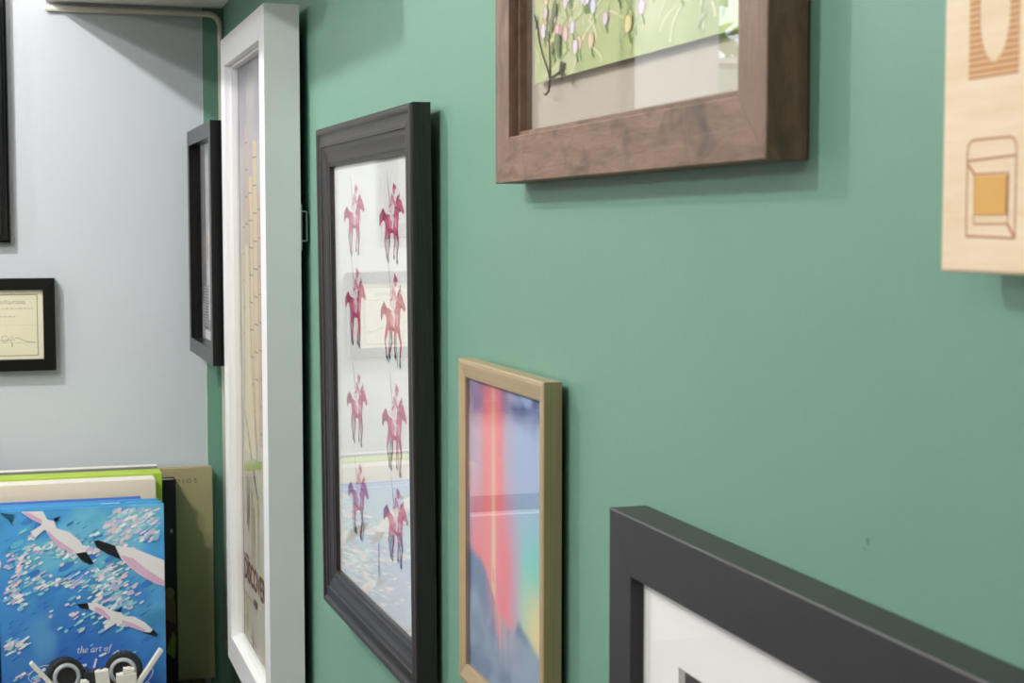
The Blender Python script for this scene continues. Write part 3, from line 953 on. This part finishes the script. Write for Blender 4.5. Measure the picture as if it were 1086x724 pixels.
rf = frame('picture_frame', 'small black frame with a dark print, left of the certificate on the grey wall', 'picture frame',
           (-.465, YB, 1.470), 0, .145, .215, .0005, [(.0003, .0152), (.0008, .0157), (.0158, .0157), (.0163, .0152), (.0164, .0100)], M['black'], .0110)
ink = Ink()
ink.grid(-.055, .0172, .055, .1978, 10, 14, lambda s, t: mixc(rgb('#26282c'), rgb('#4a4d52'), fbm(s * 4, t * 5, 81)))
ink.build('print', M['print'], rf, -.0090, (-.055, .0172, .055, .1978, '#555555', .001))

# ------------------------------------------------------------------ table and books
TZ = 1.095
tb = thing('console_table', 'dark wooden table under the row of art books', 'table', (-.62, 2.09, 0))
bx('tabletop', -.58, .58, -.24, .24, TZ - .03, TZ, M['table'], tb, bevel=.003)
for sx_ in (-1, 1):
    for sy_ in (-1, 1):
        bx('leg', sx_ * .54 - .025, sx_ * .54 + .025, sy_ * .20 - .025, sy_ * .20 + .025, 0, TZ - .0302, M['table'], tb)
bx('apron', -.51, .51, -.215, -.195, TZ - .11, TZ - .0302, M['table'], tb)


def book(label, x1, yf, w, h, t, cov, pg=None, over=.003, board=.0025, group='art books leaning on the grey wall', spine='L'):
    """standing with its front cover to the room; x1 = right edge, yf = front face"""
    b = thing('book', label, 'book', (x1 - w / 2, yf + t / 2, TZ), 0, group)
    bx('front_cover', -w / 2, w / 2, -t / 2, -t / 2 + board, 0, h, cov, b, bevel=.0006)
    bx('back_cover', -w / 2, w / 2, t / 2 - board, t / 2, 0, h, cov, b, bevel=.0006)
    s = -1 if spine == 'L' else 1
    bx('spine', min(s * w / 2, s * (w / 2 - board)), max(s * w / 2, s * (w / 2 - board)), -t / 2 + board, t / 2 - board, 0, h, cov, b)
    xa, xb = (-w / 2 + board, w / 2 - over) if s < 0 else (-w / 2 + over, w / 2 - board)
    bx('pages', xa, xb, -t / 2 + board + .0001, t / 2 - board - .0001, over, h - over, pg or M['pages'], b)
    return b


HB = 1.3940 - TZ
b1 = book('blue art book with white gulls over a glittering sea, front of the row', -.1161, 2.100, .205, HB, .020, M['blue_cover'])
b2 = book('light blue book directly behind the gull cover', -.1200, 2.1235, .203, HB + .0002, .020, M['blue_cover'])
b3 = book('darker blue book behind the two light blue ones', -.1404, 2.148, .183, HB, .020, M['blue2'])
b4 = book('thick cream book in front of the lime green one', -.1192, 2.178, .235, 1.4144 - TZ, .036, M['cream_cover'], over=.0008, board=.002)
b5 = book('thick lime green book behind the cream one', -.1075, 2.2185, .250, 1.4160 - TZ, .043, M['lime'], pg=M['lime'], over=.0004, board=.006)
b6 = book('grey book with white page edge, topmost behind the lime green one', -.1092, 2.2675, .240, 1.4187 - TZ, .024, M['grey_cover'], over=.0002, board=.0012)
b7 = book('narrow black book between the gull cover and the dull gold one', -.0812, 2.2990, .230, HB, .022, M['black_cover'], over=.002, spine='L')
b8 = book('dull gold book at the right end against the corner', -.0262, 2.3280, .240, 1.4054 - TZ, .018, M['olive_gold'], over=.002)
b9 = book('pale blue grey book standing left of the gull cover', -.3235, 2.100, .235, 1.354 - TZ, .030, plain('pale blue grey cover', '#b9c6d6', 0.5))
b10 = book('dark grey book behind the pale blue grey one', -.3255, 2.140, .235, 1.372 - TZ, .020, plain('dark grey cover', '#3a3d42', 0.5))
# lettering on the dull gold cover
ink = Ink()
ink.text('STUDIOS', .0975, 1.3832 - TZ, .0088, '#5f5638', align='RIGHT', space=1.75)
ink.build('lettering', M['print'], b8, -.00905, None)
# small figures low on the black cover
ink = Ink()
ink.grid(.04, .03, .113, .15, 24, 40, lambda s, t: mixc(rgb('#0c0c0d'), rgb('#4a1218'), sm(.9, .4, t) * .9 * sm(.3, .7, fbm(s * 4, t * 5, 3))))
ink.ell(.104, .135, .007, .009, '#7a5a3a', 14); ink.poly([(.094, .10), (.098, .127), (.111, .127), (.1125, .09)], '#6a4a2a')
ink.poly([(.098, .05), (.108, .08), (.1125, .07), (.110, .04)], '#6f7a30')
ink.build('cover_print', M['cover'], b7, -.01105, None)
ink = Ink()
ink.ell(.108, .225, .002, .003, '#9a9a8a', 10)
ink.build('cover_mark', M['cover'], b7, -.01105, None)

# cover print: glittering sea and white gulls, in millimetres from the right edge / top edge of the cover
ink = Ink()
W_, H_ = .205, HB


def cov(x, y):            # x mm right edge = 0 (negative left), y mm down from the top
    return (W_ / 2 + x * .001, H_ - y * .001)


sea1, sea2, sea3, sea4 = rgb('#56acee'), rgb('#3c70cc'), rgb('#84d4ee'), rgb('#3f8aaa')


def sea(s, t):
    c = mixc(sea2, sea1, sm(.15, .8, t + .5 * (fbm(s * 3 - t * 2, t * 3 + s * 2, 3) - .5)))
    c = mixc(c, sea3, sm(.5, .75, fbm(s * 4 + 2, t * 5, 12)) * .7 * sm(.2, .6, t))
    return mixc(c, sea4, sm(.55, .75, fbm(s * 5 - 3, t * 6 + 4, 23)) * .6)


ink.grid(-W_ / 2, 0, W_ / 2, H_, 60, 80, sea)
random.seed(77)
# brushed darker strokes
for i in range(220):
    x, y = random.uniform(-196, -8), random.uniform(15, 290)
    l = random.uniform(5, 14); w = random.uniform(.6, 1.6)
    ink.line([cov(x - l / 2, y + l * .32), cov(x + l / 2, y - l * .32)], [w * .0003, w * .001, ][::-1], random.choice(['#2a6fc4', '#1f56ae', '#3a9ae0', '#2b82c8', '#2160a8', '#3aa4d0'] if y < 150 else ['#2a6fc4', '#1b4a9c', '#1f56ae', '#2350a0', '#2f7fd0']))
# broad pale patches of foam light under the glints
for i in range(46):
    x, y = random.gauss(-44, 20), random.gauss(26, 12)
    if not (-190 < x < -12 and 6 < y < 70): continue
    r1 = random.uniform(3, 9)
    ink.ell(*cov(x, y), r1 * .001, r1 * .00045, random.choice(['#efe2f0', '#f6d4e2', '#f4f0f8', '#bfe9ee', '#9fd8ee', '#e6e0f4']), 9, .5 + random.uniform(-.15, .15))
for i in range(40):
    x, y = random.uniform(-190, -10), random.uniform(10, 130)
    r1 = random.uniform(4, 13)
    ink.ell(*cov(max(x, -188), y), r1 * .001, r1 * .0004, random.choice(['#5fb8ee', '#3f86d8', '#6cc6e8', '#4a90dc'] if y < 150 else ['#3f7ad0', '#2f62bc', '#4a90dc']), 12, .5)
# glints: clusters of short slanting dabs
clusters = [(-38, 22, 40, 24, 120), (-62, 40, 30, 14, 60), (-25, 12, 22, 10, 40), (-75, 85, 26, 16, 60), (-150, 50, 40, 10, 50), (-140, 95, 40, 12, 60), (-70, 105, 30, 16, 60),
            (-60, 125, 30, 12, 45), (-180, 65, 25, 30, 50), (-120, 60, 22, 10, 30), (-95, 55, 18, 9, 26), (-192, 170, 20, 14, 40), (-190, 110, 20, 18, 40), (-35, 78, 22, 8, 18), (-15, 40, 10, 10, 22),
            (-170, 215, 30, 8, 16), (-60, 200, 30, 20, 14), (-155, 240, 50, 12, 20), (-55, 150, 20, 9, 18), (-110, 140, 40, 30, 30)]
for (cx_, cy_, sx_, sy_, n_) in clusters:
    for i in range(n_):
        x, y = random.gauss(cx_, sx_ * .5), random.gauss(cy_, sy_ * .5)
        if not (-198 < x < -6 and 5 < y < 290): continue
        l = random.uniform(4.0, 11.0); w = random.uniform(2.0, 4.4)
        a = random.uniform(.35, .62)
        col = random.choice(['#f3e6f2', '#f7d9e6', '#ffffff', '#e9f4fb', '#8fdbe4', '#a8e6ea', '#9ccdf4', '#d9c9ee', '#7cc8e4'])
        p = [(x - l / 2 * math.cos(a), y + l / 2 * math.sin(a)), (x, y), (x + l / 2 * math.cos(a), y - l / 2 * math.sin(a))]
        ink.line([cov(*k) for k in p], [w * .0006, w * .001, w * .0006], col)


def gull(parts):
    for col, pts in parts: ink.poly([cov(max(p[0], -204.5), p[1]) for p in pts], col)


K, Wt, Pk = '#24262c', '#f4f1f4', '#e6bfdc'
gull([(Wt, [(-177.5, 1.4), (-150.5, 2.0), (-145.3, 13.0), (-137.0, 15.5), (-133.9, 25.0), (-118.3, 31.0), (-105.9, 42.1), (-98.6, 57.4), (-111.1, 58.8), (-126.6, 52.4), (-136.0, 45.7), (-144.3, 32.8), (-147.4, 26.4), (-149.5, 26.3), (-160.9, 36.1), (-166.1, 27.5), (-155.7, 21.8), (-152.0, 18.9), (-164.0, 12.1)]), (Pk, [(-175.4, 2.3), (-166.1, 3.6), (-151.6, 13.7), (-152.0, 18.9), (-164.0, 11.6)]), (Pk, [(-144.3, 27.6), (-134.9, 38.5), (-120.4, 49.6), (-110.0, 57.4), (-126.6, 52.4), (-136.0, 45.7), (-144.3, 32.8)]), (K, [(-111.1, 58.8), (-98.2, 57.4), (-89.3, 73.0), (-94.4, 74.4), (-104.8, 67.5)]), (K, [(-137.4, 11.8), (-131.8, 10.6), (-129.1, 8.7), (-131.2, 13.3), (-133.3, 16.3), (-137.0, 15.5)])])
gull([(Wt, [(-62.3, 51.6), (-39.4, 55.9), (-24.9, 62.9), (-0.4, 74.5), (-0.4, 108.8), (-13.4, 104.0), (-35.3, 89.3), (-53.9, 70.1)]), (Pk, [(-55.0, 64.4), (-39.4, 69.4), (-24.9, 83.6), (-0.4, 101.5), (-0.4, 108.8), (-13.4, 104.0), (-35.3, 88.7), (-51.9, 71.4)]), (K, [(-88.8, 44.0), (-83.0, 43.2), (-62.3, 51.6), (-59.1, 61.1), (-55.0, 70.0), (-72.6, 61.4), (-85.1, 52.5)])])
gull([(Wt, [(-97.9, 123.8), (-87.1, 123.9), (-72.1, 133.2), (-62.4, 138.0), (-56.0, 138.8), (-52.8, 143.9), (-39.9, 145.6), (-27.0, 153.8), (-16.3, 164.5), (-19.5, 168.6), (-27.0, 166.7), (-42.1, 160.5), (-54.9, 154.5), (-62.4, 153.1), (-70.0, 157.0), (-76.4, 160.9), (-78.1, 154.8), (-70.0, 148.8), (-80.7, 141.4), (-89.3, 135.6), (-95.7, 132.0)]), (Pk, [(-89.3, 129.1), (-80.7, 131.7), (-70.0, 144.1), (-70.0, 148.8), (-80.7, 141.4), (-89.3, 135.6)]), (Pk, [(-54.9, 149.1), (-39.9, 155.3), (-24.9, 164.7), (-27.0, 166.7), (-42.1, 160.5), (-54.9, 154.5)]), (K, [(-111.2, 124.4), (-97.9, 123.8), (-95.7, 132.0), (-106.4, 130.0)]), (K, [(-62.4, 136.3), (-58.2, 135.0), (-55.4, 131.5), (-56.2, 138.8), (-60.3, 138.6)]), (K, [(-15.9, 164.0), (-9.4, 172.5), (-13.1, 173.4), (-29.2, 167.6), (-19.5, 168.1)])])
gull([(Wt, [(-220.1, 57.3), (-206.6, 59.3), (-202.2, 65.7), (-206.6, 78.4), (-215.9, 94.5), (-230.5, 95.8), (-236.7, 74.8)]), (Pk, [(-224.3, 67.1), (-215.9, 69.6), (-213.9, 84.2), (-222.2, 92.1), (-230.5, 87.5)])])
gull([('#2c5f78', [(-203.5, 1.3), (-185.2, 4.7), (-188.5, 17.0), (-193.5, 9.5)])])
# script title, drawn as brush strokes
def brush(pts, w, n=8):
    """smooth stroke through pts (mm)"""
    out, ws = [], []
    m = len(pts)
    for i in range(m - 1):
        p0 = pts[max(i - 1, 0)]; p1 = pts[i]; p2 = pts[i + 1]; p3 = pts[min(i + 2, m - 1)]
        for k in range(n):
            t = k / n
            f = lambda a, b, c, d: .5 * (2 * b + (c - a) * t + (2 * a - 5 * b + 4 * c - d) * t * t + (3 * b - a - 3 * c + d) * t ** 3)
            out.append((f(p0[0], p1[0], p2[0], p3[0]), f(p0[1], p1[1], p2[1], p3[1])))
            ws.append(w[i] + (w[i + 1] - w[i]) * t)
    out.append(pts[-1]); ws.append(w[-1])
    ink.line([cov(*p) for p in out], [k * .001 for k in ws], '#f4f8ff')


# small italic words above the title: strokes in letter units, thick downstrokes and thin joins
GL = {'t': (5.4, [([(3.6, 9.8), (1.7, 2), (2.2, .2), (4.2, 1.4)], [.5, 1.5, 1.1, .4]), ([(.2, 6.5), (5.6, 7.0)], [1.0, 1.0])]),
      'h': (7.6, [([(1.4, 10.4), (3.2, 10.8), (.6, .1)], [.5, 1.3, 1.5]), ([(1.4, 3.6), (4, 6.6), (6, 5.8), (4.8, 1), (5.6, .1), (7, 1.2)], [.5, .7, 1.5, 1.5, .9, .4])]),
      'e': (6.6, [([(1.2, 2.8), (5, 4.4), (4.4, 6.6), (2.2, 6.0), (.6, 2.6), (2.2, .1), (5.4, 1.4)], [.5, .7, 1.0, .9, 1.6, 1.1, .4])]),
      'a': (7.6, [([(5.8, 6.2), (3.6, 6.8), (1.0, 4.0), (1.2, .4), (3.2, .4), (5.6, 4.6)], [.6, .8, 1.4, 1.4, .8, .5]), ([(6.2, 6.6), (4.9, 1.2), (5.6, .1), (7.2, 1.2)], [1.2, 1.5, .9, .4])]),
      'r': (5.8, [([(.6, 5.8), (2.2, 6.6), (.9, .1)], [.5, 1.2, 1.5]), ([(1.6, 3.4), (3.6, 6.2), (5.2, 6.4)], [.5, .8, 1.5])]),
      'o': (6.8, [([(4.0, 6.7), (1.2, 4.6), (.9, 1.4), (2.6, .1), (5.2, 2.2), (5.6, 5.2), (4.0, 6.7)], [.8, 1.5, 1.4, .8, 1.4, 1.4, .8])]),
      'f': (6.0, [([(7.4, 10.2), (6.0, 11.0), (4.2, 9.0), (2.2, 1), (1.0, -2.6), (-1.2, -2.8)], [1.2, .8, 1.4, 1.5, 1.1, .8]), ([(1.6, 6.4), (6, 6.6)], [.7, .7])]),
      ' ': (3.6, [])}
pen, uy, ls = -112.0, 0.0, .74
for ch_ in 'the art of':
    adv, st = GL[ch_]
    for pts_, ws_ in st:
        brush([(pen + px_ * ls, 188.2 - pz_ * ls) for px_, pz_ in pts_], [k * ls for k in ws_], 6)
    pen += adv * ls
TB = lambda pts, w: brush([(p[0] - 17, p[1] + 5) for p in pts], w)
# K with its swash
TB([(-128, 196), (-140, 197), (-152, 204), (-155, 212), (-148, 217), (-140, 214)], [1.2, .8, .7, .8, .7, .5])
TB([(-125, 194), (-129, 208), (-134, 224), (-138, 238)], [3.4, 3.6, 3.4, 2.4])
TB([(-104, 197), (-114, 206), (-129, 215)], [1.8, 1.4, .8]); TB([(-122, 211), (-112, 224), (-103, 238), (-96, 240)], [1.2, 3.2, 2.6, .8])
# i
TB([(-88, 208), (-91, 224), (-93, 236), (-89, 240)], [2.6, 2.8, 2.4, .8]); ink.ell(*cov(-104.5, 205), .0020, .0020, '#f4f8ff', 12); ink.ell(*cov(-102, 204.4), .0018, .0018, '#f4f8ff', 12)
# k
TB([(-71, 192), (-76, 210), (-80, 226), (-83, 238)], [2.4, 3.2, 3.0, 2.2]); TB([(-62, 212), (-70, 212), (-78, 222)], [2.6, 1.2, .8]); TB([(-76, 221), (-70, 230), (-66, 238), (-61, 239)], [1.0, 2.6, 2.2, .8])
# i
TB([(-54, 208), (-57, 224), (-59, 236), (-54, 240)], [2.6, 2.8, 2.4, .8]); ink.ell(*cov(-70, 206), .0020, .0020, '#f4f8ff', 12)
# closing swash on the right
brush([(-56, 244), (-40, 241), (-24, 232), (-17, 220), (-21, 215), (-27, 218), (-26, 225)], [.8, .8, .9, 1.0, .9, .7, .5])
ink.build('cover_print', M['cover'], b1, -.01005, None, step=1e-6)
# the book behind shares the blue, with a white wing at its top edge
ink = Ink()
ink.grid(-.1015, .20, .1015, HB, 30, 30, sea)
ink.poly([(.028, HB), (.052, HB), (.046, HB - .012), (.034, HB - .012)], '#f4f1f4'); ink.poly([(.052, HB), (.058, HB), (.060, HB - .01), (.05, HB - .01)], '#24262c')
ink.build('cover_print', M['cover'], b2, -.01005, None)

# ------------------------------------------------------------------ brick-built toy in front of the books
toy = thing('toy_spaceship', 'white and grey brick-built toy spaceship with two round engines before the gull book', 'toy', (-.207, 2.035, TZ))


def engine(cx, cz, yaw):
    Mx = Matrix.Translation((cx, .0, cz)) @ Matrix.Rotation(math.radians(yaw), 4, 'Z') @ Matrix.Rotation(math.radians(82), 4, 'X')
    bm = bmesh.new()
    lathe(bm, [(.0165, -.016), (.0212, -.017), (.0228, -.014), (.0228, .007), (.0212, .010), (.0168, .010)], 40, Mx)
    e = obj('tyre', bm, M['toy_rubber'], toy, False)
    bm = bmesh.new()
    for k in range(26):
        a = 2 * PI * k / 26
        q = Mx @ Matrix.Rotation(a, 4, 'Z')
        bmesh.ops.create_cube(bm, size=1, matrix=q @ Matrix.Translation((.0228, 0, -.0035)) @ Matrix.Diagonal((.0012, .0026, .020, 1)))
    obj('tread', bm, M['toy_rubber'], e)
    bm = bmesh.new()
    lathe(bm, [(.0120, .008), (.0120, .0128), (.0130, .0136), (.0160, .0132), (.0170, .0105), (.0170, .008)], 40, Mx)
    obj('rim', bm, M['toy_grey'], toy, True)
    bm = bmesh.new()
    lathe(bm, [(.0120, .000), (.0120, .0045), (.0075, .0035), (.0065, .0060), (.003, .0060), (.002, .0045)], 32, Mx)
    obj('hub', bm, M['toy_dark'], toy, True)


engine(-.0375, .0995, 6); engine(.0325, .1010, -6)


def fin(x0, z0, x1, z1, w, t, y):
    bm = bmesh.new()
    d = Vector((x1 - x0, 0, z1 - z0)); L_ = d.length; a = math.atan2(d.z, d.x)
    q = Matrix.Translation(((x0 + x1) / 2, y, (z0 + z1) / 2)) @ Matrix.Rotation(-a, 4, 'Y')
    bmesh.ops.create_cube(bm, size=1, matrix=q @ Matrix.Diagonal((L_, t, w, 1)))
    return obj('fin', bm, M['toy_white'], toy, bevel=.0008)


fin(-.0790, .1280, -.0400, .0800, .0046, .010, -.030)
fin(.0770, .1325, .0440, .0850, .0056, .010, -.030)


def brick(x, y, z, w, d, h, mat, nx=1, ny=1, tilt=0.0, name='brick'):
    bm = bmesh.new()
    box(bm, -w / 2, w / 2, -d / 2, d / 2, 0, h)
    for i in range(nx):
        for j in range(ny):
            q = Matrix.Translation((-w / 2 + w / nx * (i + .5), -d / 2 + d / ny * (j + .5), h))
            lathe(bm, [(.0024, 0), (.0024, .0015), (.0022, .0017)], 14, q)
    o = obj(name, bm, mat, toy, bevel=.0003, seg=1)
    o.location = (x, y, z); o.rotation_euler = (0, tilt, 0)
    return o


brick(-.002, .0, .078, .030, .016, .026, M['toy_dark'], 3, 2)
brick(.0085, -.030, .070, .0165, .010, .0415, M['toy_white'], 2, 1, -.10)
brick(.034, -.030, .076, .024, .012, .0290, M['toy_white'], 2, 1)
brick(.0365, -.030, .1052, .013, .010, .0065, M['toy_white'], 1, 1, .1)
brick(.052, -.030, .072, .012, .010, .0200, M['toy_white'], 1, 1, .75)
brick(-.024, -.031, .076, .010, .010, .0255, M['toy_white'], 1, 1, .35)
brick(-.040, -.020, .070, .022, .012, .018, M['toy_dark'], 2, 1)
brick(0, .0, .048, .096, .040, .030, M['toy_white'], 8, 3)
brick(0, .0, .020, .080, .040, .028, M['toy_dark'], 8, 3)
brick(0, .0, 0.0, .110, .048, .020, M['toy_white'], 10, 4)
